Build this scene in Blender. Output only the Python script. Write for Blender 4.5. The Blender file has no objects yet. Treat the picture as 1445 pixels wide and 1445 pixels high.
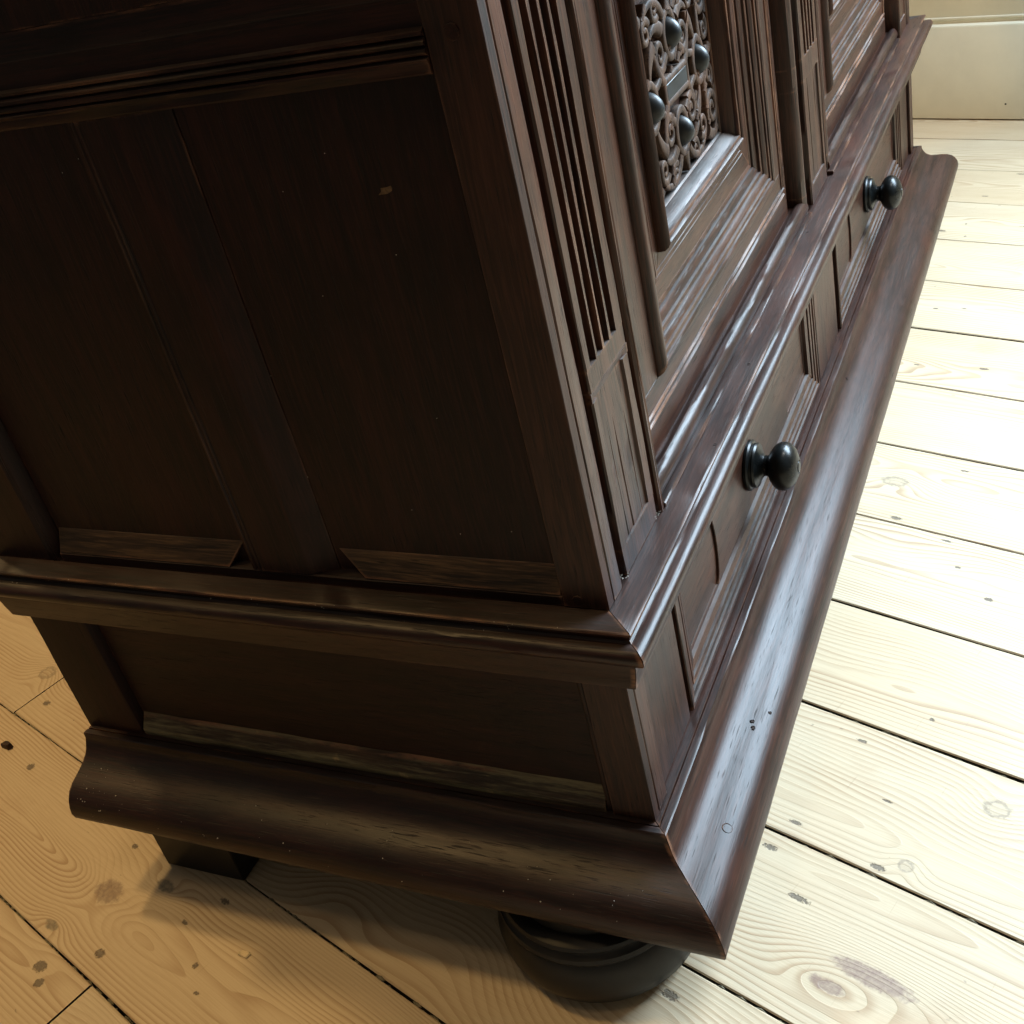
import bpy, bmesh, math, random
from mathutils import Vector, Matrix
random.seed(11)
SC = bpy.context.scene
COL = SC.collection

# ------------------------------------------------------------------ camera
RC = ((0.8993, 0.3817, -0.2136), (0.0481, -0.5716, -0.8191), (-0.4347, 0.7263, -0.5324))
cam = bpy.data.objects.new('camera', bpy.data.cameras.new('camera'))
COL.objects.link(cam)
_r = Vector(RC[0]).normalized(); _f = Vector(RC[2]).normalized(); _d = _f.cross(_r).normalized()
M = Matrix(((_r.x, -_d.x, -_f.x), (_r.y, -_d.y, -_f.y), (_r.z, -_d.z, -_f.z))).to_4x4()
M.translation = (0.27128, -0.54152, 0.83485)
cam.matrix_world = M
cam.data.sensor_width = 36.0
cam.data.lens = 36.0 * 1651.05 / 1445.0
cam.data.clip_start = 0.02
cam.data.clip_end = 60
SC.camera = cam
# ------------------------------------------------------------------ world, lamps, exposure
W_ = bpy.data.worlds.new('World'); SC.world = W_; W_.use_nodes = True
bg = W_.node_tree.nodes['Background']
bg.inputs[0].default_value = (0.92, 0.82, 0.68, 1); bg.inputs[1].default_value = 0.12
SC.view_settings.view_transform = 'Standard'; SC.view_settings.look = 'None'
SC.view_settings.exposure = 0; SC.view_settings.gamma = 1
ANG = math.radians(-18.2)
U = Vector((math.cos(ANG), math.sin(ANG), 0)); V = Vector((-math.sin(ANG), math.cos(ANG), 0))
def fl(u, v, z=0.0): return U * u + V * v + Vector((0, 0, z))
def area_lamp(name, pos, target, sx, sy, power, col):
    l = bpy.data.lights.new(name, 'AREA'); l.shape = 'RECTANGLE'; l.size = sx; l.size_y = sy
    l.energy = power; l.color = col
    o = bpy.data.objects.new(name, l); COL.objects.link(o); o.location = pos
    o.rotation_euler = (Vector(target) - Vector(pos)).to_track_quat('-Z', 'Z').to_euler()
    return o
# tall sash window in the far wall, just out of the frame to the upper right
wp = fl(0.46, 1.94, 1.28)
area_lamp('window_light', wp, wp - V * 1.0 + Vector((0, 0, -0.25)), 1.3, 1.5, 330, (0.63, 0.82, 1.0))
# ceiling bulbs: two warm ones over the near left of the room, plus an added weak fill bulb and an added paler lamp for wall and ledges
for p, e, c, r in [((-0.05, -0.58, 2.35), 13.0, (1.0, 0.72, 0.42), 0.14), ((-1.15, -0.10, 2.35), 62.0, (1.0, 0.65, 0.27), 0.12), ((-1.75, 0.45, 2.35), 80.0, (1.0, 0.65, 0.27), 0.09), ((1.0, 0.75, 2.5), 58.0, (1.0, 0.96, 0.91), 0.22)]:
    l = bpy.data.lights.new('ceiling_or_fill_bulb', 'POINT'); l.energy = e; l.color = c; l.shadow_soft_size = r
    o = bpy.data.objects.new('ceiling_or_fill_bulb', l); COL.objects.link(o); o.location = p

# ------------------------------------------------------------------ node helpers
class NT:
    def __init__(s, name):
        s.m = bpy.data.materials.new(name); s.m.use_nodes = True
        s.t = s.m.node_tree; s.b = s.t.nodes['Principled BSDF']
    def n(s, typ, **kw):
        nd = s.t.nodes.new(typ)
        for k, v in kw.items():
            if k.startswith('i_'):
                key = k[2:]; key = int(key) if key.isdigit() else key
                s.set(nd.inputs[key], v)
            else: setattr(nd, k, v)
        return nd
    def set(s, sock, v):
        if isinstance(v, bpy.types.NodeSocket): s.t.links.new(v, sock)
        else:
            try: sock.default_value = v
            except Exception: sock.default_value = tuple(v) + (1.0,)
    def math(s, op, a, b=0.0, clamp=False):
        nd = s.t.nodes.new('ShaderNodeMath'); nd.operation = op; nd.use_clamp = clamp
        s.set(nd.inputs[0], a); s.set(nd.inputs[1], b); return nd.outputs[0]
    def vmath(s, op, a, b):
        nd = s.t.nodes.new('ShaderNodeVectorMath'); nd.operation = op
        s.set(nd.inputs[0], a); s.set(nd.inputs[1], b)
        return nd.outputs['Value'] if op in ('DOT_PRODUCT', 'LENGTH') else nd.outputs[0]
    def mix(s, f, a, b, mode='MIX'):
        nd = s.t.nodes.new('ShaderNodeMix'); nd.data_type = 'RGBA'; nd.blend_type = mode
        s.set(nd.inputs[0], f); s.set(nd.inputs[6], a); s.set(nd.inputs[7], b); return nd.outputs[2]
    def ramp(s, f, lo, hi, a=0.0, b=1.0):
        nd = s.t.nodes.new('ShaderNodeMapRange'); nd.interpolation_type = 'SMOOTHSTEP'
        s.set(nd.inputs[0], f); s.set(nd.inputs[1], lo); s.set(nd.inputs[2], hi); s.set(nd.inputs[3], a); s.set(nd.inputs[4], b)
        return nd.outputs[0]
    def noise(s, vec, scale, detail=3, rough=0.55):
        nd = s.n('ShaderNodeTexNoise'); s.set(nd.inputs['Vector'], vec)
        nd.inputs['Scale'].default_value = scale; nd.inputs['Detail'].default_value = detail
        nd.inputs['Roughness'].default_value = rough; return nd.outputs[0]
    def scaled(s, vec, sc):
        nd = s.n('ShaderNodeMapping'); s.set(nd.inputs[0], vec); nd.inputs['Scale'].default_value = sc; return nd.outputs[0]

def oak(name, axis, dark=(0.0085, 0.0034, 0.0021), mid=(0.044, 0.0158, 0.0082), rough=0.36, wear=1.25, dust_sheen=1.0, patina=0.0, spec=0.30, redamt=0.35, porebump=0.8, poremix=0.85):
    """old stained oak, grain along the given axis"""
    g = NT(name)
    tc = g.n('ShaderNodeTexCoord'); oi = g.n('ShaderNodeObjectInfo')
    off = g.n('ShaderNodeCombineXYZ', i_0=g.math('MULTIPLY', oi.outputs['Random'], 7.0), i_1=g.math('MULTIPLY', oi.outputs['Random'], 3.7), i_2=g.math('MULTIPLY', oi.outputs['Random'], 5.1)).outputs[0]
    p = g.vmath('ADD', tc.outputs['Object'], off)
    def st(al, ac):
        v = [ac, ac, ac]; v[axis] = al; return g.scaled(p, v)
    warp = g.noise(st(2.2, 9), 1.0, 2)
    pw = g.vmath('ADD', p, g.n('ShaderNodeCombineXYZ', i_0=g.math('MULTIPLY', warp, 0.012), i_1=g.math('MULTIPLY', warp, 0.012), i_2=g.math('MULTIPLY', warp, 0.012)).outputs[0])
    def stw(al, ac):
        v = [ac, ac, ac]; v[axis] = al; return g.scaled(pw, v)
    band = g.noise(stw(3.0, 75), 1.0, 4, 0.6)
    fine = g.noise(stw(26, 620), 1.0, 3, 0.65)
    pore = g.ramp(g.noise(stw(42, 900), 1.0, 2, 0.5), 0.60, 0.74)
    blot = g.noise(p, 9.0, 4, 0.6)
    c = g.mix(g.ramp(band, 0.32, 0.70), dark, mid)
    c = g.mix(g.math('MULTIPLY', g.ramp(fine, 0.42, 0.70), 0.60), c, tuple(min(1, x * 1.9) for x in mid))
    c = g.mix(g.math('MULTIPLY', g.ramp(blot, 0.50, 0.72), 0.55), c, tuple(x * 0.55 for x in dark))
    red = g.ramp(g.noise(st(6, 22), 1.0, 3), 0.56, 0.74)
    c = g.mix(g.math('MULTIPLY', red, redamt), c, tuple(k * w for k, w in zip(mid, (2.3, 1.75, 1.5))))
    c = g.mix(g.math('MULTIPLY', pore, poremix), c, (0.006, 0.005, 0.004))
    # rubbed arrises
    geo = g.n('ShaderNodeNewGeometry')
    ao = g.n('ShaderNodeAmbientOcclusion', samples=4, inside=True, only_local=True); ao.inputs['Distance'].default_value = 0.0034
    edge = g.ramp(ao.outputs['AO'], 0.74, 0.40)
    wn = g.ramp(g.noise(st(16, 60), 1.0, 4, 0.7), 0.40, 0.66)
    we = g.math('MULTIPLY', g.math('MULTIPLY', edge, wn), 0.75 * wear)
    c = g.mix(we, c, (0.19, 0.088, 0.048))
    # dusty ledges, with window sheen painted into the pale grey of up-facing faces
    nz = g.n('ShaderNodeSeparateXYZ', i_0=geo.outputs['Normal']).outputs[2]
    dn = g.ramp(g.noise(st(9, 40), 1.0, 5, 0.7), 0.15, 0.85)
    du = g.math('MULTIPLY', g.math('MULTIPLY', g.ramp(nz, 0.50, 0.92), dn), 0.55 * dust_sheen)
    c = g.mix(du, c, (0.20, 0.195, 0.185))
    if patina:
        # greenish old polish left in the hollow
        pn = g.ramp(g.noise(st(7, 90), 1.0, 5, 0.75), 0.40, 0.62)
        pn2 = g.ramp(g.noise(p, 26, 4, 0.7), 0.60, 0.72)
        c = g.mix(g.math('MULTIPLY', pn, patina), c, (0.13, 0.112, 0.062))
        c = g.mix(g.math('MULTIPLY', g.math('MULTIPLY', pn2, pn), patina), c, (0.36, 0.25, 0.12))
    g.set(g.b.inputs['Base Color'], c)
    rr = g.math('ADD', g.math('MULTIPLY', g.noise(st(14, 160), 1.0, 4, 0.7), 0.14), rough - 0.07)
    rr = g.math('ADD', rr, g.math('MULTIPLY', du, 0.6))
    rr = g.math('ADD', rr, g.math('MULTIPLY', pore, 0.2), clamp=True)
    g.set(g.b.inputs['Roughness'], rr)
    g.b.inputs['Specular IOR Level'].default_value = spec
    h = g.math('ADD', g.math('MULTIPLY', fine, 0.5), g.math('MULTIPLY', pore, -porebump))
    h = g.math('ADD', h, g.math('MULTIPLY', g.noise(st(10, 160), 1.0, 3), 0.55))
    bp = g.n('ShaderNodeBump'); g.set(bp.inputs['Height'], h)
    bp.inputs['Strength'].default_value = 0.5; bp.inputs['Distance'].default_value = 0.00035
    g.set(g.b.inputs['Normal'], bp.outputs[0])
    return g.m

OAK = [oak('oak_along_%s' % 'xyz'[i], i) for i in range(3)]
OAK_SIDE = [oak('oak_side_%s' % 'xyz'[i], i, dark=(0.0040, 0.0017, 0.0013), mid=(0.0150, 0.0041, 0.0029), rough=0.50, wear=0.8, dust_sheen=0.35, spec=0.21, redamt=0.30) for i in range(3)]  # same oak darkened; the unlit side's shade is put into the colour
OAK_MOULD = [oak('oak_moulding_%s' % 'xyz'[i], i, dark=(0.0125, 0.0056, 0.0042), mid=(0.034, 0.0135, 0.0090), rough=0.33, dust_sheen=0.12, porebump=0.16, poremix=0.5, spec=0.19) for i in range(3)]
OAK_SKIRT = oak('oak_side_moulding', 0, dark=(0.0055, 0.0022, 0.0016), mid=(0.0190, 0.0060, 0.0040), rough=0.38, wear=1.5, dust_sheen=0.25, spec=0.30, redamt=0.35)  # side moulding, its shade likewise put into a darker oak
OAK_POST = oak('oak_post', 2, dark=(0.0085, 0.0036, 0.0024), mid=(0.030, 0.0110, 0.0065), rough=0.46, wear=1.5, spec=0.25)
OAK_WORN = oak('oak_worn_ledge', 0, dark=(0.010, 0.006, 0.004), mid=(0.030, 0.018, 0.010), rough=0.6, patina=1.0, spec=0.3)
OAK_LEDGE = oak('oak_chamfer', 0, dark=(0.009, 0.005, 0.003), mid=(0.074, 0.043, 0.021), rough=0.5, dust_sheen=0.5, spec=0.3)  # paler oak; light falling on the chamfers is put into the colour
OAK_CARVED = oak('oak_carving', 2, dark=(0.018, 0.012, 0.009), mid=(0.066, 0.038, 0.024), rough=0.6, wear=0.35, dust_sheen=0.15, spec=0.14)

def plain(name, col, rough, spec=0.5, bump=0.0, nscale=60, var=0.25):
    g = NT(name); tc = g.n('ShaderNodeTexCoord')
    nz = g.noise(tc.outputs['Object'], nscale, 5, 0.65)
    c = g.mix(g.ramp(nz, 0.3, 0.7), tuple(x * (1 - var) for x in col), tuple(min(1, x * (1 + var)) for x in col))
    g.set(g.b.inputs['Base Color'], c)
    g.set(g.b.inputs['Roughness'], g.math('ADD', g.math('MULTIPLY', nz, 0.22), rough - 0.11, clamp=True))
    g.b.inputs['Specular IOR Level'].default_value = spec
    if bump:
        bp = g.n('ShaderNodeBump'); g.set(bp.inputs['Height'], nz); bp.inputs['Strength'].default_value = 0.5
        bp.inputs['Distance'].default_value = bump; g.set(g.b.inputs['Normal'], bp.outputs[0])
    return g.m
EBONY = plain('ebonised_wood', (0.006, 0.007, 0.007), 0.30, 0.24, 0.0002, 40, 0.5)
FOOT = plain('black_painted_wood', (0.007, 0.0065, 0.006), 0.42, 0.28, 0.0006, 30, 0.5)
GEM = plain('grey_black_cabochon', (0.013, 0.015, 0.016), 0.42, 0.30, 0.0, 40, 0.4)
PAINT = plain('cream_wall_paint', (0.74, 0.70, 0.555), 0.55, 0.3, 0.0004, 14, 0.03)
DIRT = plain('gap_dirt', (0.022, 0.018, 0.012), 0.95, 0.1, 0.002, 160, 0.8)
SPECK = plain('pale_dust', (0.45, 0.43, 0.38), 0.9, 0.1)
CHIPM = plain('pale_wood_flake', (0.62, 0.50, 0.31), 0.8, 0.2)
CRUMB = plain('dark_crumb', (0.035, 0.016, 0.007), 0.6, 0.3, 0.001, 300, 0.5)
BAREW = plain('bare_chipped_wood', (0.11, 0.066, 0.034), 0.8, 0.2, 0.0, 300, 0.4)

# knots and stains: u, v, radius along, radius across, kind
KNOTS = [(-0.518, -0.244, .018, .013, 'brown'), (-0.470, -0.207, .012, .006, 'green'), (-0.916, -0.092, .013, .011, 'ring'),
         (0.147, 0.262, .012, .010, 'ring'), (0.109, 0.169, .0065, .0065, 'ring'), (0.108, 0.036, .015, .006, 'purple'), (0.134, 0.060, .034, .009, 'purple'),
         (-0.535, -0.300, .010, .005, 'green'), (-0.155, 0.690, .017, .010, 'ring'), (-0.03, -0.21, .016, .013, 'brown'),
         (0.02, 1.01, .014, .008, 'ring'), (-0.33, 1.62, .012, .008, 'ring'), (-0.30, -0.105, .028, .020, 'none'), (-0.17, -0.085, .036, .026, 'none')]
DENTS = [(.008, .164, .006, .0022), (.090, .156, .007, .003), (.003, .129, .007, .003), (.012, .280, .005, .002), (.030, .522, .0045, .003), (-.02, .56, .004, .002),
         (.055, .335, .0025, .002), (.065, .225, .0045, .0015), (-.09, .74, .006, .0018), (-.12, .62, .007, .003), (-.05, .60, .006, .0018),
         (-.26, .97, .005, .0015), (-.17, .985, .007, .003), (-.31, 1.14, .005, .002), (-.26, 1.36, .003, .003), (-.27, 1.15, .005, .0015), (-.20, 1.26, .009, .003),
         (-.43, 1.42, .010, .004), (-.38, 1.405, .0025, .0025), (-.40, 1.455, .0022, .0022), (-.29, 1.46, .02, .003), (-.42, 1.58, .007, .002), (-.40, 1.69, .008, .0025), (-.36, 1.74, .010, .003),
         (-.33, 1.80, .008, .0025), (-.545, -.195, .004, .003), (-.40, -.185, .006, .003), (-.415, -.222, .004, .002), (-.46, -.29, .006, .0045), (-.365, -.245, .003, .003),
         (-.34, -.262, .003, .002), (-.86, -.125, .006, .004), (-.50, -.332, .0075, .006), (-.484, -.342, .005, .005), (-.77, -.196, .005, .005), (.05, .095, .010, .003), (.011, -.037, .008, .004)]

def pine():
    g = NT('pine_floorboard')
    tc = g.n('ShaderNodeTexCoord'); oi = g.n('ShaderNodeObjectInfo')
    P = tc.outputs['Object']
    sx = g.n('ShaderNodeSeparateXYZ', i_0=P); u, v = sx.outputs[0], sx.outputs[1]
    oc = g.n('ShaderNodeSeparateColor', i_0=oi.outputs['Color'])
    vc = g.math('SUBTRACT', g.math('MULTIPLY', oc.outputs[0], 4.0), 1.0)     # centre of the heart in this board
    r1, r2 = oc.outputs[1], oc.outputs[2]
    off = g.n('ShaderNodeCombineXYZ', i_0=g.math('MULTIPLY', r1, 31.0), i_1=g.math('MULTIPLY', r2, 17.0)).outputs[0]
    Pj = g.vmath('ADD', P, off)
    n1 = g.math('SUBTRACT', g.noise(g.scaled(Pj, (2.6, 9, 1)), 1.0, 2), 0.5)
    n2 = g.math('SUBTRACT', g.noise(g.scaled(Pj, (7, 30, 1)), 1.0, 2), 0.5)
    dv = g.math('ADD', g.math('SUBTRACT', v, vc), g.math('MULTIPLY', n1, 0.045))
    dep = g.math('ADD', g.math('ADD', g.math('MULTIPLY', u, g.math('SUBTRACT', g.math('MULTIPLY', r1, 0.10), 0.05)), g.math('ADD', 0.012, g.math('MULTIPLY', r2, 0.035))), g.math('MULTIPLY', n1, 0.06))
    rad = g.math('SQRT', g.math('ADD', g.math('MULTIPLY', dv, dv), g.math('MULTIPLY', dep, dep)))
    rad = g.math('ADD', rad, g.math('MULTIPLY', n2, 0.0035))
    swirl = None; masks = {}
    def ell(k, sc):
        a = g.math('DIVIDE', g.math('SUBTRACT', u, k[0]), k[2] * sc); b = g.math('DIVIDE', g.math('SUBTRACT', v, k[1]), k[3] * sc)
        return g.math('ADD', g.math('MULTIPLY', a, a), g.math('MULTIPLY', b, b))
    jit = g.math('MULTIPLY', g.math('SUBTRACT', g.noise(P, 160, 4, 0.65), 0.5), 2.0)
    jit2 = g.math('MULTIPLY', g.math('SUBTRACT', g.noise(P, 420, 3, 0.65), 0.5), 3.6)
    for k in KNOTS:
        e = ell(k, 1.0)
        w = g.math('MULTIPLY', g.math('EXPONENT', g.math('MULTIPLY', e, -0.16)), 0.85 * (k[2] + k[3]))
        swirl = w if swirl is None else g.math('ADD', swirl, w)
        ej = g.math('ADD', e, jit)
        if k[4] != 'none':
            m = g.ramp(ej, 1.35, 0.45)
            if k[4] == 'ring':
                m = g.math('MULTIPLY', m, g.ramp(ej, 0.25, 0.8, 0.25, 1.0))
            masks.setdefault(k[4], []).append(m)
    rad = g.math('ADD', rad, swirl)
    ring = g.math('FRACT', g.math('MULTIPLY', rad, g.math('ADD', 165.0, g.math('MULTIPLY', r2, 110.0))))
    late = g.math('MULTIPLY', g.ramp(ring, 0.35, 0.93), g.ramp(ring, 1.0, 0.955))
    lateamt = g.ramp(g.noise(g.scaled(Pj, (3, 18, 1)), 1.0, 3), 0.30, 0.70, 0.08, 0.74)
    fib = g.noise(g.scaled(Pj, (18, 700, 1)), 1.0, 3, 0.6)
    tone = g.noise(g.scaled(Pj, (2.0, 8, 1)), 1.0, 3)
    base = g.mix(tone, (0.54, 0.43, 0.275), (0.65, 0.56, 0.415))
    base = g.mix(g.math('MULTIPLY', r1, 0.45), base, (0.55, 0.415, 0.25))
    c = g.mix(g.math('MULTIPLY', late, lateamt), base, (0.335, 0.205, 0.105))
    c = g.mix(g.math('MULTIPLY', g.ramp(fib, 0.42, 0.70), 0.18), c, (0.30, 0.18, 0.085))
    stain = g.ramp(g.noise(Pj, 7.0, 5, 0.65), 0.56, 0.78)
    c = g.mix(g.math('MULTIPLY', stain, 0.35), c, (0.36, 0.215, 0.115))
    cols = {'brown': (0.24, 0.165, 0.115), 'green': (0.17, 0.145, 0.10), 'ring': (0.21, 0.165, 0.115), 'purple': (0.25, 0.165, 0.125)}
    for kind, ms in masks.items():
        t = ms[0]
        for m in ms[1:]: t = g.math('MAXIMUM', t, m)
        c = g.mix(g.math('MULTIPLY', t, g.ramp(g.noise(P, 240, 3, 0.6), 0.25, 0.75, 0.55, 0.95)), c, cols[kind])
    dm = None
    for k in DENTS:
        m = g.ramp(g.math('ADD', ell(k, 1.0), jit2), 1.25, 0.35)
        dm = m if dm is None else g.math('MAXIMUM', dm, m)
    sp = g.ramp(g.noise(g.scaled(P, (60, 110, 1)), 1.0, 2), 0.735, 0.775)
    dm2 = g.math('MAXIMUM', dm, g.math('MULTIPLY', sp, 0.55))
    c = g.mix(g.math('MULTIPLY', dm2, 0.76), c, (0.065, 0.052, 0.040))
    # scratches
    scn = g.n('ShaderNodeTexNoise', i_Vector=g.scaled(P, (300, 14, 1)), i_Scale=1.0, i_Detail=2.0)
    c = g.mix(g.math('MULTIPLY', g.ramp(scn.outputs[0], 0.70, 0.76), 0.22), c, (0.28, 0.19, 0.11))
    g.set(g.b.inputs['Base Color'], c)
    rr = g.math('ADD', 0.40, g.math('MULTIPLY', g.noise(Pj, 22, 4, 0.6), 0.24))
    g.set(g.b.inputs['Roughness'], rr); g.b.inputs['Specular IOR Level'].default_value = 0.42
    h = g.math('SUBTRACT', g.math('ADD', g.math('MULTIPLY', late, 0.35), g.math('MULTIPLY', fib, 0.4)), g.math('MULTIPLY', dm, 2.2))
    bp = g.n('ShaderNodeBump'); g.set(bp.inputs['Height'], h); bp.inputs['Strength'].default_value = 0.6; bp.inputs['Distance'].default_value = 0.0007
    g.set(g.b.inputs['Normal'], bp.outputs[0])
    return g.m
PINE = pine()

# ------------------------------------------------------------------ object helpers
def empty(name, loc=(0, 0, 0), parent=None, label=None, cat=None, group=None, kind=None):
    o = bpy.data.objects.new(name, None); COL.objects.link(o); o.location = loc; o.empty_display_size = 0.05
    tag(o, label, cat, group, kind)
    if parent: adopt(o, parent)
    return o
def wloc(o):
    p = Vector(o.location); q = o.parent
    return p if q is None else p + o.matrix_parent_inverse.translation + wloc(q)
def adopt(o, parent):
    o.parent = parent; o.matrix_parent_inverse = Matrix.Translation(-wloc(parent))
def tag(o, label=None, cat=None, group=None, kind=None):
    for k, v in (('label', label), ('category', cat), ('group', group), ('kind', kind)):
        if v: o[k] = v
def finish(name, verts, faces, mat, parent=None, sharp=35, bevel=0.0, **kw):
    me = bpy.data.meshes.new(name); me.from_pydata([tuple(v) for v in verts], [], faces)
    bm = bmesh.new(); bm.from_mesh(me)
    bmesh.ops.recalc_face_normals(bm, faces=bm.faces); bm.to_mesh(me); bm.free()
    for p in me.polygons: p.use_smooth = True
    me.set_sharp_from_angle(angle=math.radians(sharp))
    me.materials.append(mat); me.update()
    o = bpy.data.objects.new(name, me); COL.objects.link(o)
    if bevel:
        b = o.modifiers.new('bevel', 'BEVEL'); b.width = bevel; b.segments = 2; b.limit_method = 'ANGLE'; b.angle_limit = math.radians(40)
    if parent: adopt(o, parent)
    tag(o, **kw); return o
def wob(a, b, amp=0.00025):
    return amp * (math.sin(a * 37.1 + b * 5.3) + math.sin(a * 91.7 + b * 11.9 + 1.3) * 0.6 + math.sin(a * 17.3 - b * 3.1) * 0.8)
def sweep(name, prof, place, t0, t1, mat, parent, n=24, sharp=35, amp=0.00016, bevel=0.0, **kw):
    """closed profile swept along its length; t0(i), t1(i) give each profile point's own end (mitres)"""
    vs, fs = [], []; m = len(prof)
    for j in range(n + 1):
        for i, (a, b) in enumerate(prof):
            s0, s1 = t0(a, b), t1(a, b); t = s0 + (s1 - s0) * j / n
            w = wob(t, i * 0.37 + len(name), amp)
            vs.append(place(a + w, b + w * 0.7, t))
    for j in range(n):
        for i in range(m):
            k = (i + 1) % m
            fs.append((j * m + i, j * m + k, (j + 1) * m + k, (j + 1) * m + i))
    fs.append(tuple(range(m))); fs.append(tuple(n * m + i for i in range(m)))
    return finish(name, vs, fs, mat, parent, sharp, bevel, **kw)
def box(name, x0, x1, y0, y1, z0, z1, mat, parent, bevel=0.0008, **kw):
    vs = [(x, y, z) for x in (x0, x1) for y in (y0, y1) for z in (z0, z1)]
    fs = [(0, 1, 3, 2), (4, 6, 7, 5), (0, 4, 5, 1), (2, 3, 7, 6), (0, 2, 6, 4), (1, 5, 7, 3)]
    return finish(name, vs, fs, mat, parent, 30, bevel, **kw)
def lathe(name, prof, c, axis, mat, parent, seg=48, **kw):
    vs, fs = [], []; m = len(prof)
    for j in range(seg):
        a = 2 * math.pi * j / seg
        for r, h in prof:
            if axis == 'z': vs.append((c[0] + r * math.cos(a), c[1] + r * math.sin(a), c[2] + h))
            else: vs.append((c[0] + h, c[1] + r * math.cos(a), c[2] + r * math.sin(a)))
    for j in range(seg):
        k = (j + 1) % seg
        for i in range(m - 1): fs.append((j * m + i, k * m + i, k * m + i + 1, j * m + i + 1))
    fs.append(tuple(j * m for j in range(seg))); fs.append(tuple(j * m + m - 1 for j in range(seg)))
    return finish(name, vs, fs, mat, parent, 30, **kw)
def merge(objs, name):
    """pieces of one carved board become a single mesh"""
    bm = bmesh.new()
    for o in objs: bm.from_mesh(o.data)
    me = objs[0].data; bm.to_mesh(me); bm.free()
    for o in objs[1:]: bpy.data.objects.remove(o)
    objs[0].name = name; return objs[0]
def extrude_z(name, pts, z0, z1, mat, parent, n=10, **kw):       # closed (x, y) outline
    return sweep(name, pts, lambda a, b, t: (a, b, t), lambda a, b: z0, lambda a, b: z1, mat, parent, n, amp=0.00018, **kw)

# ------------------------------------------------------------------ floor
floor = empty('floor', (0, 0, 0), kind='structure')
floor.rotation_euler = (0, 0, ANG)
def fadopt(o): o.parent = floor
sub = finish('subfloor', [(-4, -2.2, -.022), (3.5, -2.2, -.022), (3.5, 2.05, -.022), (-4, 2.05, -.022)], [(0, 1, 2, 3)], DIRT)
fadopt(sub)
LINES = [-1.395, -1.24, -1.085, -.93, -.776, -.622, -.467, -.3127, -.158, -.008, .147, .3015, .4545, .610, .7645, .9185, 1.0735, 1.2295, 1.3855, 1.5465, 1.7005, 1.862, 1.985]
JOINTS = {6: [-.436], 8: [-.8855], 3: [.4], 10: [-1.3, 1.9], 13: [1.2], 16: [-1.1], 19: [.9]}
def board(u0, u1, v0, v1, k, mat=PINE):
    n = max(2, int((u1 - u0) / 0.12)); g0 = 0.0009 + 0.0009 * random.random(); g1 = 0.0010
    dz = random.uniform(-.0006, .0006)
    prof = [(v0 + g0, -.02), (v1 - g1, -.02), (v1 - g1, -.0012), (v1 - g1 - .0011, 0), (v0 + g0 + .0011, 0), (v0 + g0, -.0012)]
    vs, fs = [], []; m = 6
    for j in range(n + 1):
        t = u0 + (u1 - u0) * j / n
        for i, (a, b) in enumerate(prof):
            e = wob(t, k * 7.3 + (1 if i in (1, 2, 3) else 0) * 2.1, 0.00034)
            vs.append((t, a + e, b + dz))
    for j in range(n):
        for i in range(m): fs.append((j * m + i, j * m + (i + 1) % m, (j + 1) * m + (i + 1) % m, (j + 1) * m + i))
    fs.append(tuple(range(m))); fs.append(tuple(n * m + i for i in range(m)))
    o = finish('floorboard', vs, fs, mat, None, 25)
    o.data.materials.append(DIRT)
    for p in o.data.polygons:
        if abs(p.normal.z) < .2: p.material_index = 1
    hv = (v0 + v1) / 2 + random.uniform(-.055, .055)
    o.color = ((hv + 1) / 4, random.random(), random.random(), 1)
    fadopt(o)
    return o
for i in range(len(LINES) - 1):
    cuts = [-3.2] + JOINTS.get(i, []) + [2.6]
    for a, b in zip(cuts[:-1], cuts[1:]): board(a + .0008, b - .0008, LINES[i], LINES[i + 1], i * 3.1 + a)
# lint and grit packed in the joints
vs, fs = [], []
rg = random.Random(5)
for v in LINES[5:18]:
    for _ in range(260):
        u = rg.uniform(-1.0, 0.45); s = rg.choice((.0006, .0009, .0012, .0018, .0026)); b = len(vs); z = rg.uniform(-.006, -.0012); w = rg.uniform(-.0008, .0008)
        for dx, dy, dz in ((-2.2, 0, 0), (0, -.8, 0), (2.2, 0, 0), (0, .8, 0), (0, 0, .8)): vs.append((u + dx * s, v + w + dy * s, z + dz * s))
        fs += [(b, b + 1, b + 4), (b + 1, b + 2, b + 4), (b + 2, b + 3, b + 4), (b + 3, b, b + 4)]
fadopt(finish('joint_grit', vs, fs, plain('grey_lint', (0.17, 0.155, 0.11), 0.95, 0.1, 0, 200, 0.5), None, kind='stuff'))

# ------------------------------------------------------------------ far wall
wall = empty('wall', fl(0, 1.99), label='cream painted wall behind the far end of the cabinet', cat='wall')
def wpart(name, prof, u0=-3.2, u1=2.6, mat=PAINT):      # (v, z) outline along the wall
    vs, fs = [], []; m = len(prof)
    for t in (u0, u1): vs += [fl(t, a, b) for a, b in prof]
    fs = [(i, (i + 1) % m, m + (i + 1) % m, m + i) for i in range(m)] + [tuple(range(m)), tuple(range(m, 2 * m))]
    return finish(name, vs, fs, mat, wall, 30)
wpart('plaster', [(1.984, .19), (2.10, .19), (2.10, 2.7), (1.984, 2.7)])
wpart('skirting_board', [(1.972, .003), (2.0, .003), (2.0, .192), (1.9825, .192), (1.978, .1912), (1.974, .1895), (1.972, .186)])
wpart('dado_bead', [(1.9838, .1985), (1.9838, .2045), (1.9822, .2035), (1.9816, .2015), (1.9822, .1995)])

pt = [fl(-.5433 + .0022 * math.cos(k * .785), 1.9716, .0336 + .0018 * math.sin(k * .785)) for k in range(8)]
finish('nail_hole', pt, [tuple(range(8))], DIRT, wall)

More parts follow.
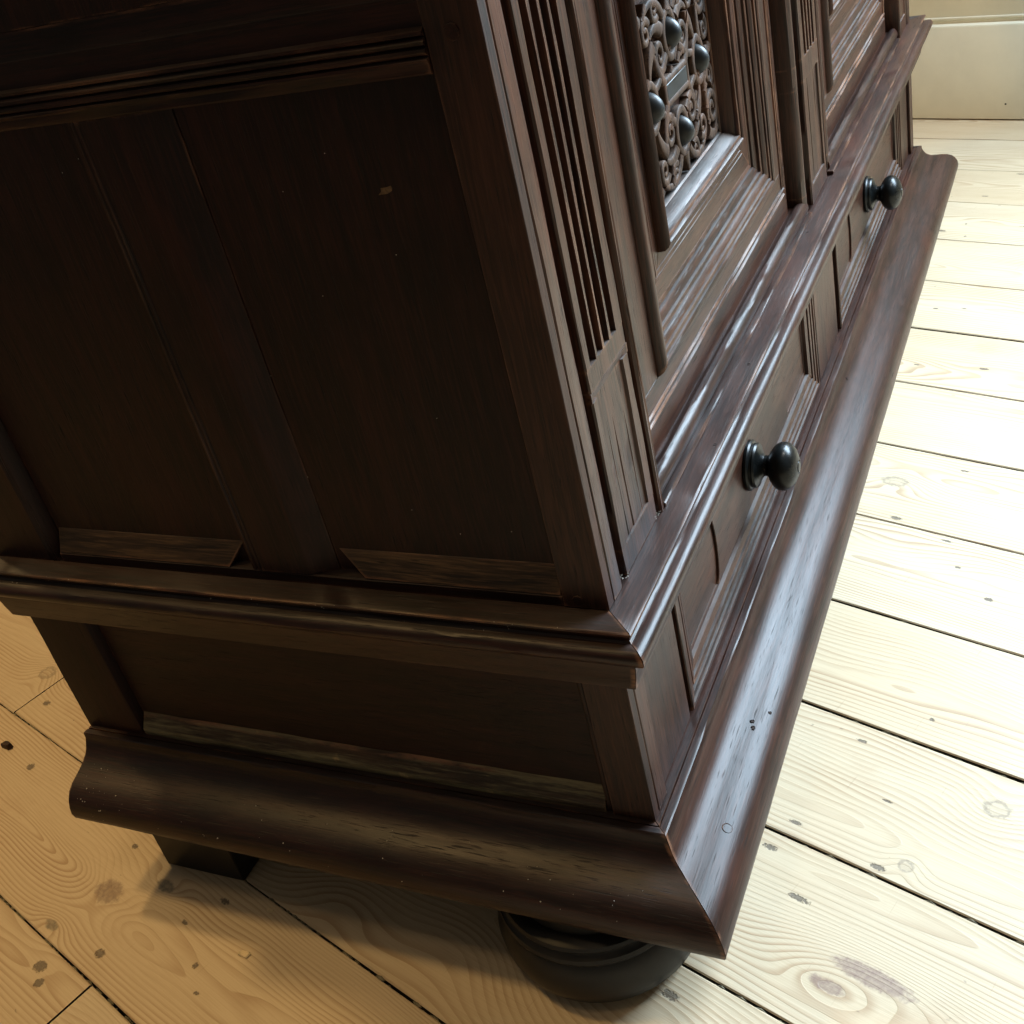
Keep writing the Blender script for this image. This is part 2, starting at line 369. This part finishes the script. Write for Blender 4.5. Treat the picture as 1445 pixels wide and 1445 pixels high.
# ------------------------------------------------------------------ the cabinet
W, D, TOP = 1.45, 0.566, 1.02
cab = empty('cabinet', (-D / 2, W / 2, 0), label='large antique dark oak cabinet with carved doors and drawers on black feet', cat='cabinet')
def mir(f): return lambda *p: (lambda q: (q[0], W - q[1], q[2]))(f(*p))
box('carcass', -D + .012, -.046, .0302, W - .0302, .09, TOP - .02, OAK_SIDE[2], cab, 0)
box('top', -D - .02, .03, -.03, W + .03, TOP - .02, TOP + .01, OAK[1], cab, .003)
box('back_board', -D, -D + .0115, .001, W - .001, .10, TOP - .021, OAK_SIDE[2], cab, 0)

# base moulding: (projection, height)
BASE = [(-.012, .088), (-.012, .1590), (.0034, .1594), (.0040, .1575), (.0046, .1594), (.0100, .1597), (.0112, .1588), (.0116, .1545), (.0128, .1508), (.0155, .1460), (.0195, .1412), (.0250, .1372), (.0320, .1342),
        (.0395, .1320), (.0465, .1292), (.0530, .1248), (.0582, .1188), (.0614, .1115), (.0625, .1045), (.0615, .0985), (.0575, .0930), (.0510, .0895), (.0420, .0880)]
WAIST = [(-.020, .307), (-.020, .3617), (.0195, .3622), (.0212, .3614), (.0213, .3600), (.0190, .3586), (.0186, .3545), (.0200, .3532), (.0222, .3529), (.0255, .3526), (.0282, .3512), (.0300, .3488), (.0306, .3462), (.0298, .3432), (.0275, .3405), (.0235, .3385), (.0195, .3372), (.0185, .3300), (.0160, .3180), (.0145, .3120), (.0138, .3075)]
G = 0.00035
for nm, prof in (('base_moulding', BASE), ('waist_moulding', WAIST)):
    sweep(nm, prof, lambda a, b, t: (a, t, b), lambda a, b: -a + G, lambda a, b: W + a - G, OAK_MOULD[1], cab, 60)
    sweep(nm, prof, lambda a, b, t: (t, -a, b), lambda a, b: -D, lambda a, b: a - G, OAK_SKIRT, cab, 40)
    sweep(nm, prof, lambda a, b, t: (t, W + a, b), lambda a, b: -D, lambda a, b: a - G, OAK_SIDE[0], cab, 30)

# feet
def bun(x, y):
    lathe('bun_foot', [(.060, .0), (.074, .004), (.083, .013), (.0866, .025), (.0870, .037), (.0848, .047), (.0818, .0532), (.0804, .0552), (.0820, .0576), (.0828, .0604), (.0816, .0634), (.0788, .0652), (.0776, .0672), (.0786, .0698), (.0772, .0728), (.0725, .0750), (.0665, .0762), (.0660, .0879)],
          (x, y, .0008), 'z', FOOT, cab, 64)
bun(-.072, .012); bun(-.072, W - .012)
for y in (-.0265, W - .068): box('block_foot', -.526, -.431, y, y + .0945, .0008, .0879, FOOT, cab, .0015)

# ---- side panelling (near side and its mirror on the far side)
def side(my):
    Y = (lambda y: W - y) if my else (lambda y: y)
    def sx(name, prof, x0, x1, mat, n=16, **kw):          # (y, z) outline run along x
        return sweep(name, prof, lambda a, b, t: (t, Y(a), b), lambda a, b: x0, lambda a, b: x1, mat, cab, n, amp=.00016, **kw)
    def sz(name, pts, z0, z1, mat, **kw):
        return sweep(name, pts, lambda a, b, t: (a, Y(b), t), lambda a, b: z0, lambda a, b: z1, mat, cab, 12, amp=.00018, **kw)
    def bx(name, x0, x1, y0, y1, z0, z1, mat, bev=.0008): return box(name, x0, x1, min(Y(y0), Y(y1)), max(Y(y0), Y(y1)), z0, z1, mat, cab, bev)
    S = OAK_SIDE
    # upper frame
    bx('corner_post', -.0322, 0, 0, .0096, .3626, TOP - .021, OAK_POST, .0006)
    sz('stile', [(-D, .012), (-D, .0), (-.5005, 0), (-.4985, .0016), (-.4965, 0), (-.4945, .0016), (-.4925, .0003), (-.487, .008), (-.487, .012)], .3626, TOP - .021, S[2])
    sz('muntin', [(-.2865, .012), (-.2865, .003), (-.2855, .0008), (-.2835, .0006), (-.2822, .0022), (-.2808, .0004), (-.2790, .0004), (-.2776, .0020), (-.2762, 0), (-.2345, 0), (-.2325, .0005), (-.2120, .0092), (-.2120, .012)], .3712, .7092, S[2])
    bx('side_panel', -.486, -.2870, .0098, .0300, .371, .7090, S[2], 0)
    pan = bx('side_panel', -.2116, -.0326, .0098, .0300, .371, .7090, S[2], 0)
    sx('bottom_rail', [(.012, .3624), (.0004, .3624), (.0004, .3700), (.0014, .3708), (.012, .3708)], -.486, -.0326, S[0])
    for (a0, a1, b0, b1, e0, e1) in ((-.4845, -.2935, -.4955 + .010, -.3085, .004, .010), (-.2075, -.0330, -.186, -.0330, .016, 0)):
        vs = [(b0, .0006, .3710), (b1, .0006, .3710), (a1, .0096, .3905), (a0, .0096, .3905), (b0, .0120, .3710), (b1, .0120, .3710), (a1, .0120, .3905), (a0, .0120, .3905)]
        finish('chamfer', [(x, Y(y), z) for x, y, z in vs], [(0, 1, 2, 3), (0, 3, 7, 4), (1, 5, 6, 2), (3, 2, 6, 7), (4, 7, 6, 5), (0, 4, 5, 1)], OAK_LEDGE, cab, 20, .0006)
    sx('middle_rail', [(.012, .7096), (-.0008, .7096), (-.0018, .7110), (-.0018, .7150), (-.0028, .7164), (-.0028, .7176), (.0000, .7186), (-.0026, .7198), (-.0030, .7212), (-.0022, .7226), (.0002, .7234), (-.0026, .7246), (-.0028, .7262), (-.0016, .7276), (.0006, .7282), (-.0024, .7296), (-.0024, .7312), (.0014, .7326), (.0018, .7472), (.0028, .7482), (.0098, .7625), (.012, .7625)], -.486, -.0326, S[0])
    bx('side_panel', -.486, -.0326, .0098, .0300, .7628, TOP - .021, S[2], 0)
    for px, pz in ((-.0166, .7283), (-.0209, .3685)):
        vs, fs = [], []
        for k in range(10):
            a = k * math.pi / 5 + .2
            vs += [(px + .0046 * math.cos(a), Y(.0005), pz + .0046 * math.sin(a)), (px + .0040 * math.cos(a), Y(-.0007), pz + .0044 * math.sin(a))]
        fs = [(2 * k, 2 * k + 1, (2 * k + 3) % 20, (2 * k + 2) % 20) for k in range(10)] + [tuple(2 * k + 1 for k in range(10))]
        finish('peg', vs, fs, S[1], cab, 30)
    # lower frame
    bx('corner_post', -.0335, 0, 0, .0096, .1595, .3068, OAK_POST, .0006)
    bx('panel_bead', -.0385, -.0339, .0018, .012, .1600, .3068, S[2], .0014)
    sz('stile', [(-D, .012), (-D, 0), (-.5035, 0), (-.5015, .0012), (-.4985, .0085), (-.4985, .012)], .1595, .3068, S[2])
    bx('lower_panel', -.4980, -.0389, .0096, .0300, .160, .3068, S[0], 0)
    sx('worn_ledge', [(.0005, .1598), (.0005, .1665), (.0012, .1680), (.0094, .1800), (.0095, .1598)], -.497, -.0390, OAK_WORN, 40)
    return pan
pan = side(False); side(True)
# chipped fleck on the near panel
vs = []; 
for k in range(9):
    a = k * 2 * math.pi / 9; r = (1 + .3 * math.sin(k * 2.7))
    vs.append((-.0854 + .0046 * r * math.cos(a), .0096, .6488 + .0021 * r * math.sin(a) + .25 * .0046 * r * math.cos(a)))
vs.append((-.0854, .0094, .6488))
finish('chipped_fleck', vs, [(k, (k + 1) % 9, 9) for k in range(9)], BAREW, cab)

# ---- front, upper storey
def front_post(my):
    Y = (lambda y: W - y) if my else (lambda y: y)
    def sz(name, pts, z0, z1, mat, **kw):                 # (y, x) outline run up z
        return sweep(name, pts, lambda a, b, t: (b, Y(a), t), lambda a, b: z0, lambda a, b: z1, mat, cab, 16, amp=.0002, **kw)
    zt = TOP - .021
    sz('facing_strip', [(.0104, -.030), (.0104, -.0004), (.0112, .0004), (.0230, .0004), (.0270, -.0006), (.0296, -.0026), (.0310, -.0060), (.0312, -.030)], .3626, zt, OAK[2])
    # fluted pilaster: flutes end in a plain sunk block
    fl_ = [(.0375, -.030), (.0375, -.0012), (.0385, 0)]
    for c in (.0510, .0640, .0770, .0900):
        fl_ += [(c - .0048, 0), (c - .0044, -.0112), (c - .0024, -.0132), (c + .0024, -.0132), (c + .0044, -.0112), (c + .0048, 0)]
    fl_ += [(.1062, 0), (.1072, -.0012), (.1072, -.030)]
    pcs = [sz('pilaster', fl_, .5171, zt, OAK[2])]
    blk = [(.0375, -.030), (.0375, -.0012), (.0385, 0), (.0462, 0), (.0472, -.0018), (.0560, -.0018), (.0564, -.0027), (.0570, -.0018), (.0668, -.0018), (.0674, -.0030), (.0680, -.0018), (.0860, -.0018), (.0866, -.0027), (.0872, -.0018), (.0955, -.0018), (.0965, 0), (.1062, 0), (.1072, -.0012), (.1072, -.030)]
    pcs.append(sz('pilaster_block', blk, .3824, .4954, OAK[2]))
    flat = [(.0375, -.030), (.0375, -.0012), (.0385, 0), (.1062, 0), (.1072, -.0012), (.1072, -.030)]
    pcs.append(sz('pilaster_block', flat, .3626, .3824, OAK[2]))
    pcs.append(sz('pilaster_block', flat, .5022, .5171, OAK[2]))
    vs = [(.0375, .0002, .5020), (.1072, .0002, .5020), (.0955, -.0018, .4954), (.0472, -.0018, .4954), (.0375, -.03, .5020), (.1072, -.03, .5020), (.1072, -.03, .4954), (.0375, -.03, .4954), (.0375, 0, .4954), (.1072, 0, .4954)]
    pcs.append(finish('block_lip', [(x, Y(y), z) for y, x, z in vs], [(0, 1, 2, 3), (0, 3, 8), (1, 9, 2), (0, 4, 5, 1), (4, 7, 6, 5), (0, 8, 7, 4), (1, 5, 6, 9), (3, 2, 9, 6, 7, 8)], OAK[2], cab, 15))
    merge(pcs, 'pilaster')
    sz('bead_strip', [(0.1112, -0.03), (0.1112, -0.0028), (0.1118, 0.0006), (0.1136, 0.0022), (0.1154, 0.0018), (0.116, -0.0002), (0.1166, 0.0016), (0.1178, 0.002), (0.1188, 0.0002), (0.119, -0.03)], .3626, zt, OAK[2])
front_post(False); front_post(True)

def ring(prof, y0, y1, z0, z1, xb, parent, mats, name='moulding', n=14, flip_top=True):
    """mitred rectangular moulding; prof = (inset, x)"""
    d1 = prof[-1][0]
    P = prof + [(d1, xb), (prof[0][0], xb)]
    g = .0002
    sweep(name, P, lambda a, b, t: (b, t, z0 + a), lambda a, b: y0 + a + g, lambda a, b: y1 - a - g, mats[1], parent, n, amp=.00012)
    sweep(name, P, lambda a, b, t: (b, t, z1 - a), lambda a, b: y0 + a + g, lambda a, b: y1 - a - g, mats[1], parent, n, amp=.00012)
    sweep(name, P, lambda a, b, t: (b, y0 + a, t), lambda a, b: z0 + a + g, lambda a, b: z1 - a - g, mats[2], parent, n, amp=.00012)
    sweep(name, P, lambda a, b, t: (b, y1 - a, t), lambda a, b: z0 + a + g, lambda a, b: z1 - a - g, mats[2], parent, n, amp=.00012)

def tube(vs, fs, path, radii, xs, sq=0.55, seg=7):
    """rounded ribbon following a path in the (y, z) plane, standing proud in x"""
    b = len(vs); n = len(path)
    for i, (y, z) in enumerate(path):
        p0 = path[max(0, i - 1)]; p1 = path[min(n - 1, i + 1)]
        ty, tz = p1[0] - p0[0], p1[1] - p0[1]; L = math.hypot(ty, tz) or 1
        ny, nz = -tz / L, ty / L; r = radii[i]
        for k in range(seg):
            a = math.pi * k / (seg - 1)
            vs.append((xs + r * sq * math.sin(a) + .0045, y + ny * r * math.cos(a), z + nz * r * math.cos(a)))
        vs.append((xs - .002, y - ny * r * 1.0, z - nz * r * 1.0)); vs.append((xs - .002, y + ny * r * 1.0, z + nz * r * 1.0))
    m = seg + 2
    for i in range(n - 1):
        for k in range(m):
            q = (k + 1) % m
            fs.append((b + i * m + k, b + i * m + q, b + (i + 1) * m + q, b + (i + 1) * m + k))
    fs.append(tuple(b + k for k in range(m))); fs.append(tuple(b + (n - 1) * m + k for k in range(m)))
def spiral(cy, cz, r0, r1, a0, turns, n=34):
    out = []
    for i in range(n):
        t = i / (n - 1); a = a0 + turns * 2 * math.pi * t; r = r0 + (r1 - r0) * t
        out.append((cy + r * math.cos(a), cz + r * math.sin(a)))
    return out
def bez(p0, p1, p2, p3, n=18):
    return [tuple(((1 - t) ** 3) * a + 3 * t * (1 - t) ** 2 * b + 3 * t * t * (1 - t) * c + t ** 3 * d for a, b, c, d in zip(p0, p1, p2, p3)) for t in [i / (n - 1) for i in range(n)]]

X0 = -.016
def make_door():
    yc = .385
    door = empty('door', (X0, yc, .3626), cab)
    # framed face of the door, with two thin raised fillets near its foot
    box('door_rail', -.040, X0, .1196, .635, .3626, .4280, OAK[1], door, .0004)
    box('door_rail', -.040, X0, .1196, .635, .760, TOP - .021, OAK[1], door, .0004)
    box('door_stile', -.040, X0, .1196, .1930, .4282, .7598, OAK[2], door, .0004)
    box('door_stile', -.040, X0, .5770, .635, .4282, .7598, OAK[2], door, .0004)
    for zz in (.4035, .4100):
        sweep('fillet', [(X0 - .001, zz - .0016), (X0 + .0010, zz - .0014), (X0 + .0018, zz), (X0 + .0008, zz + .0014), (X0 - .001, zz + .0016)], lambda a, b, t: (a, t, b), lambda a, b: .137, lambda a, b: .622, OAK[1], door, 24)
    for yy in (.6165, .6225):
        sweep('fillet', [(X0 - .001, -.0016), (X0 + .0010, -.0014), (X0 + .0018, 0), (X0 + .0008, .0014), (X0 - .001, .0016)], lambda a, b, t: (a, yy + b, t), lambda a, b: .412, lambda a, b: .80, OAK[2], door, 12)
    # outer stepped moulding
    ring([(0, X0 + .0002), (.0010, -.0136), (.0028, -.0110), (.0052, -.0095), (.0090, -.0092), (.0110, -.0102), (.0113, -.0126), (.0120, -.0128), (.0123, -.0112), (.0150, -.0116), (.0153, -.0146), (.0160, -.0148), (.0163, -.0132), (.0190, -.0138), (.0216, -.0158), (.0219, -.0186), (.0226, -.0188), (.0229, -.0170), (.0258, -.0176), (.0261, -.0200), (.0300, -.0206), (.0333, -.0224), (.0336, -.0258), (.0345, -.0258), (.0348, -.0240), (.0375, -.0248)],
         .1930, .5770, .4282, .7598, -.040, door, OAK)
    # sunk band round the carving, with an incised line
    bd = [(0, -.0250), (.0170, -.0254), (.0174, -.0264), (.0179, -.0254), (.0215, -.0256), (.0219, -.0265), (.0224, -.0256), (.0318, -.0262)]
    ring(bd, .2306, .5394, .4658, .7222, -.040, door, OAK, 'sunk_band')
    # inner moulding
    ring([(0, -.0262), (.0006, -.0205), (.0024, -.0180), (.0054, -.0168), (.0066, -.0178), (.0068, -.0206), (.0074, -.0207), (.0077, -.0186), (.0096, -.0192), (.0099, -.0226), (.0112, -.0240), (.0128, -.0276), (.0146, -.0318), (.0149, -.0350), (.0155, -.0350), (.0158, -.0336), (.0172, -.0350)],
         .2626, .5074, .4978, .6902, -.042, door, OAK, 'inner_moulding')
    y0, y1, z0, z1 = .2796, .4904, .5148, .6732
    box('carving_ground', -.050, -.0405, y0, y1, z0, z1, OAK[2], door, 0)
    # pierced scrollwork
    vs, fs = [], []
    cy, cz = .387, .589; xs = -.0395
    def tp(path, ra, rb, sq=.6):
        n = len(path); tube(vs, fs, path, [1.3 * (ra + (rb - ra) * i / (n - 1)) for i in range(n)], xs, sq * .75)
    def each(path, ra, rb, sq=.6):
        for sy in (1, -1):
            for sz in (1, -1): tp([(cy + sy * (y), cz + sz * (z)) for y, z in path], ra, rb, sq)
    def eachy(path, ra, rb, sq=.6):
        for sy in (1, -1): tp([(cy + sy * y, cz + z) for y, z in path], ra, rb, sq)
    for (oy, oz) in ((0, .0385), (0, -.0385), (.0655, 0), (-.0655, 0)):       # oval collars round the cabochons
        tp([(cy + oy + .0150 * math.cos(a), cz + oz + .0175 * math.sin(a)) for a in [i * 2 * math.pi / 30 for i in range(31)]], .0026, .0026)
    each(spiral(.030, .0300, .0125, .0025, -2.2, 1.4), .0026, .0013)
    each(spiral(.0885, .0480, .0150, .0030, 3.4, 1.5), .0030, .0014)
    each(spiral(.0560, .0520, .0105, .0022, 2.6, -1.3), .0026, .0012)
    each(spiral(.0900, .0190, .0095, .0020, 1.4, -1.4), .0024, .0012)
    each(spiral(.0300, .0640, .0090, .0020, 4.0, 1.3), .0024, .0012)
    each(bez((.012, .055), (.022, .072), (.045, .074), (.060, .062)), .0030, .0018)
    each(bez((.028, .008), (.038, .016), (.046, .030), (.046, .044)), .0034, .0018)
    each(bez((.074, .016), (.072, .030), (.076, .040), (.074, .054)), .0032, .0018)
    each(bez((.016, .026), (.030, .018), (.040, .010), (.052, .010)), .0030, .0022)
    each(bez((.098, .030), (.104, .045), (.100, .062), (.088, .070)), .0028, .0016)
    each(bez((.045, .040), (.052, .036), (.060, .026), (.060, .018)), .0050, .0014, .45)    # leaves
    each(bez((.070, .062), (.078, .070), (.092, .072), (.104, .066)), .0048, .0012, .45)
    each(bez((.020, .046), (.026, .052), (.040, .054), (.048, .046)), .0046, .0012, .45)
    for sz in (1, -1): tp([(cy + t * .004, cz + sz * (.056 + .016 * t)) for t in (0, .3, .6, 1)], .0050, .0020)
    for sy in (1, -1): tp([(cy + sy * (.084 + .022 * t), cz) for t in (0, .3, .6, 1)], .0050, .0020)
    # frame of the little plaque
    for a, b in (((-.030, -.0085), (.030, -.0085)), ((-.030, .0085), (.030, .0085)), ((-.030, -.0085), (-.030, .0085)), ((.030, -.0085), (.030, .0085))):
        tp([(cy + a[0] + (b[0] - a[0]) * t, cz + a[1] + (b[1] - a[1]) * t) for t in (0, .25, .5, .75, 1)], .0024, .0024, .8)
    rr = random.Random(3)
    for _ in range(46):                                                     # small beads and buds
        y, z = rr.uniform(-.10, .10), rr.uniform(-.070, .070)
        if abs(y) < .03 and abs(z) < .012: continue
        s = rr.uniform(.0016, .0030)
        tp([(cy + y + s * .9 * t, cz + z + s * t) for t in (-1, -.5, 0, .5, 1)], s * .7, s * .9, .9)
    finish('carved_fretwork', vs, fs, OAK_CARVED, door, 40)
    box('plaque', -.0400, -.0335, cy - .0275, cy + .0275, cz - .0064, cz + .0064, GEM, door, .0008)
    for (oy, oz) in ((0, .0385), (0, -.0385), (.0655, 0), (-.0655, 0)):
        cv, cf = [], []; nu, nv = 20, 7
        for j in range(nv):
            e = j / (nv - 1) * math.pi / 2
            for i in range(nu):
                a = 2 * math.pi * i / nu
                cv.append((-.0395 + .0145 * math.sin(e), cy + oy + .0098 * math.cos(e) * math.cos(a), cz + oz + .0130 * math.cos(e) * math.sin(a)))
        for j in range(nv - 1):
            for i in range(nu): cf.append((j * nu + i, j * nu + (i + 1) % nu, (j + 1) * nu + (i + 1) % nu, (j + 1) * nu + i))
        finish('cabochon', cv, cf, GEM, door, 80)
    return door
door = make_door()
def copy_tree(o, parent, shift):
    c = o.copy(); COL.objects.link(c)
    if parent is not None:
        inv = o.matrix_parent_inverse.copy(); c.parent = parent; c.matrix_parent_inverse = inv
    for ch in o.children: copy_tree(ch, c, None)
    if shift is not None: c.location = Vector(c.location) + Vector(shift)
    return c
PITCH = .68
copy_tree(door, cab, (0, PITCH, 0))

# half-round bar and fillet along the foot of the doors
TOR = [(-.030, .3628), (-.030, .3768), (X0, .3768), (-.0135, .3775), (-.0115, .3800), (-.0085, .3812), (-.0052, .3804), (-.0026, .3780), (-.0012, .3745), (-.0010, .3712), (-.0022, .3680), (-.0030, .3664), (.0018, .3662), (.0026, .3652), (.0026, .3628)]
for a, b in ((.1196, .664), (.786, 1.3304)):
    sweep('torus_bar', [(x + .0002, z) for x, z in TOR], lambda p, q, t: (p, t, q), lambda p, q: a, lambda p, q: b, OAK_MOULD[1], cab, 40, amp=.0002)

# fluted cover strip between the doors
yc = .725
CP = [(-.0740, -.030), (-.0735, -.0085), (-.0712, -.0045), (-.0660, -.0022), (-.0615, -.0020), (-.0585, -.0034), (-.0575, -.0058), (-.0570, -.0105), (-.0535, -.0150), (-.0530, -.0080), (-.0500, -.0074), (-.0495, -.0150), (-.0420, -.0156), (-.0412, -.0020), (-.0400, -.0006)]
def cover(name, mid, z0, z1):
    right = [(-a, b) for a, b in reversed(CP)]
    return sweep(name, CP + mid + right, lambda a, b, t: (b, yc + a, t), lambda a, b: z0, lambda a, b: z1, OAK[2], cab, 16, amp=.0002)
fm = []
for c in (-.0215, -.0072, .0072, .0215):
    fm += [(c - .0050, -.0004), (c - .0045, -.0075), (c - .0025, -.0094), (c + .0025, -.0094), (c + .0045, -.0075), (c + .0050, -.0004)]
pcs = []
pcs.append(cover('centre_pilaster', fm, .5182, TOP - .021))
pcs.append(cover('centre_pilaster_block', [(-.0320, -.0004), (-.0312, -.0022), (-.0160, -.0022), (-.0155, -.0034), (-.0150, -.0022), (.0150, -.0022), (.0155, -.0034), (.0160, -.0022), (.0312, -.0022), (.0320, -.0004)], .3858, .4962))
pcs.append(cover('centre_pilaster_block', [(-.01, -.0004), (.01, -.0004)], .4962, .5182))
pcs.append(cover('centre_pilaster_block', [(-.01, -.0004), (.01, -.0004)], .3664, .3858))
merge(pcs, 'pilaster')

# ---- front, drawer storey
def low_post(my):
    Y = (lambda y: W - y) if my else (lambda y: y)
    def b(name, y0, y1, xa, xb, z0, z1, mat, bev): return box(name, xa, xb, min(Y(y0), Y(y1)), max(Y(y0), Y(y1)), z0, z1, mat, cab, bev)
    b('facing_strip', .0103, .0292, -.03, .0002, .1597, .3068, OAK[2], .0012)
    b('lower_pilaster', .0334, .1110, -.03, -.0040, .1597, .3068, OAK[2], .0012)
low_post(False); low_post(True)
box('lower_pilaster', -.03, -.0042, .668, .782, .1597, .3068, OAK[2], cab, .001)
box('drawer_divider', -.03, -.0105, .6565, .6677, .1597, .3068, OAK[2], cab, .001)
box('drawer_divider', -.03, -.0105, .7823, .7935, .1597, .3068, OAK[2], cab, .001)
def make_drawer():
    y0, y1, z0, z1 = .1145, .6555, .1622, .3066
    dr = empty('drawer', (-.016, .385, .1622), cab)
    box('drawer_front', -.035, -.0116, y0 + .034, y1 - .034, z0 + .0335, z1 - .0335, OAK[1], dr, 0)
    ring([(0, -.013), (.0004, -.0030), (.0014, -.0020), (.0050, -.0020), (.0055, -.0062), (.0066, -.0062), (.0071, -.0032), (.0118, -.0035), (.0123, -.0085), (.0150, -.0085), (.0155, -.0042), (.0198, -.0048), (.0203, -.0092), (.0228, -.0092), (.0233, -.0058), (.0300, -.0070), (.0305, -.0106), (.0345, -.0112)],
         y0, y1, z0, z1, -.035, dr, OAK, 'drawer_moulding', 14)
    # raised field whose ends are scooped to an arc
    zm = (z0 + z1) / 2; hz = (z1 - z0) / 2 - .0345; pts = []
    for s in (1, -1):
        for i in range(17):
            t = -1 + 2 * i / 16
            zz = zm + s * t * hz
            pts.append((.385 - s * (.150 - .014 * math.sqrt(max(0, 1 - (t * .98) ** 2))), zz))
    n = len(pts)
    vs = [(-.0115, y, z) for y, z in pts] + [(-.0092, y, z) for y, z in pts]
    fs = [(i, (i + 1) % n, n + (i + 1) % n, n + i) for i in range(n)] + [tuple(range(n, 2 * n))]
    finish('raised_field', vs, fs, OAK[1], dr, 30, .0006)
    lathe('knob', [(.0228, .0), (.0242, .0012), (.0244, .0034), (.0232, .0050), (.0212, .0056), (.0208, .0070), (.0216, .0082), (.0205, .0100), (.0165, .0116), (.0122, .0134), (.0100, .0160), (.0098, .0186), (.0112, .0206), (.0158, .0226), (.0204, .0262), (.0228, .0306), (.0229, .0350), (.0208, .0398), (.0165, .0438), (.0100, .0466), (.0066, .0474), (.0062, .0468), (.0054, .0468), (.0050, .0480), (.0020, .0484)],
          (-.0094, .368, .2375), 'x', EBONY, dr, 48)
    return dr
drawer = make_drawer()
copy_tree(drawer, cab, (0, PITCH, 0))

# ------------------------------------------------------------------ small litter
def flake(name, c, r, mat, label, cat, seed, hz=.0012):
    rr = random.Random(seed); vs, fs = [], []; n = 12
    for k in range(n):
        a = 2 * math.pi * k / n; q = r * rr.uniform(.75, 1.15)
        vs.append((c[0] + q * math.cos(a) * 1.5, c[1] + q * math.sin(a) * .8, .0014)); vs.append((c[0] + q * .8 * math.cos(a) * 1.5, c[1] + q * .8 * math.sin(a) * .8, .0014 + hz))
    fs = [(2 * k, (2 * k + 2) % (2 * n), (2 * k + 3) % (2 * n), 2 * k + 1) for k in range(n)] + [tuple(2 * k + 1 for k in range(n)), tuple(2 * k for k in range(n))]
    return finish(name, vs, fs, mat, None, 40, label=label, cat=cat)
flake('wood_flake', (-.383, -.097), .0048, CHIPM, 'larger pale wood flake on the floorboard in front of the block foot', 'flake', 1)
flake('wood_flake', (-.385, -.050), .0026, CHIPM, 'small pale wood flake beside the floor joint near the block foot', 'flake', 2)
flake('crumb', (-.8485, .0748), .0058, CRUMB, 'dark brown crumb on the floor at the far left', 'crumb', 3, .006)
# plaster specks on the near side's base moulding and waist
def mprof(prof, s):
    L = [math.dist(a, b) for a, b in zip(prof[:-1], prof[1:])]; t = s * sum(L)
    for (a, b), l in zip(zip(prof[:-1], prof[1:]), L):
        if t <= l: k = t / l; return (a[0] + (b[0] - a[0]) * k, a[1] + (b[1] - a[1]) * k)
        t -= l
    return prof[-1]
rg = random.Random(21); vs, fs = [], []
def speck(p, s):
    b = len(vs)
    for d in ((1, 0, 0), (-1, 0, 0), (0, 1, 0), (0, -1, 0), (0, 0, 1), (0, 0, -1)): vs.append(tuple(p[i] + d[i] * s * rg.uniform(.6, 1.2) for i in range(3)))
    for q in ((0, 2, 4), (2, 1, 4), (1, 3, 4), (3, 0, 4), (2, 0, 5), (1, 2, 5), (3, 1, 5), (0, 3, 5)): fs.append(tuple(b + i for i in q))
for i in range(70):
    x = rg.uniform(-.55, .0) if i > 22 else rg.uniform(-.555, -.515); e, z = mprof(BASE[11:19], rg.random()); speck((x, -e, z), rg.choice((.00025, .0003, .0004, .0004, .0006, .0009)))
for i in range(26):
    e, z = mprof(WAIST[2:9], rg.random()); speck((rg.uniform(-.55, 0), -e, z), rg.choice((.0004, .0005, .0008)))
for i in range(14): speck((rg.uniform(-.52, -.04), .0094, rg.uniform(.39, .70)), .0004)
for i in range(34): speck((rg.uniform(-.006, .002), rg.choice((.034, .105, .109)) + rg.uniform(-.004, .004), .3632 + rg.random() * .003), rg.uniform(.0005, .0010))
# plugged screw, chip and nail holes in the mouldings
CUT = plain('dark_dent', (0.030, 0.020, 0.016), 0.8, 0.15)
def disc(name, p, nrm, r, mat, ring_=0.0, seed=1, irr=0.0):
    rr = random.Random(seed); n = Vector(nrm).normalized(); a = n.orthogonal().normalized(); b = n.cross(a); p = Vector(p)
    dv, df = [], []; m = 14
    for k in range(m):
        t = 2 * math.pi * k / m; q = r * (1 + irr * rr.uniform(-1, 1))
        d = a * math.cos(t) + b * math.sin(t)
        dv += [p + d * q * 1.05 - n * .0006, p + d * q + n * .0005, p + d * q * .78 + n * (.0006 - ring_)]
    for k in range(m):
        c = (k + 1) % m
        df += [(3 * k, 3 * c, 3 * c + 1, 3 * k + 1), (3 * k + 1, 3 * c + 1, 3 * c + 2, 3 * k + 2)]
    df.append(tuple(3 * k + 2 for k in range(m)))
    return finish(name, dv, df, mat, cab, 30)
disc('screw_plug', (.0437, .0287, .1304), (.447, 0, .894), .0042, OAK_POST, .0009)
disc('chip', (.0372, .141, .1327), (.413, 0, .911), .0019, CUT, .0006, 4, .45)
disc('chip', (.0392, .134, .1321), (.413, 0, .911), .0016, CUT, .0006, 5, .45)
disc('chip', (.0474, .157, .1287), (.57, 0, .82), .0014, CUT, .0004, 6, .4)
disc('chip', (.0183, .704, .1426), (.77, 0, .64), .0016, CUT, .0004, 8, .4)
for p in ((.0166, .2053, .3620), (.0060, .62, .3618), (.0120, .335, .3619)): disc('nail_hole', p, (0, 0, 1), .0013, EBONY, .0005)
o = finish('plaster_specks', vs, fs, SPECK, cab, kind='stuff')
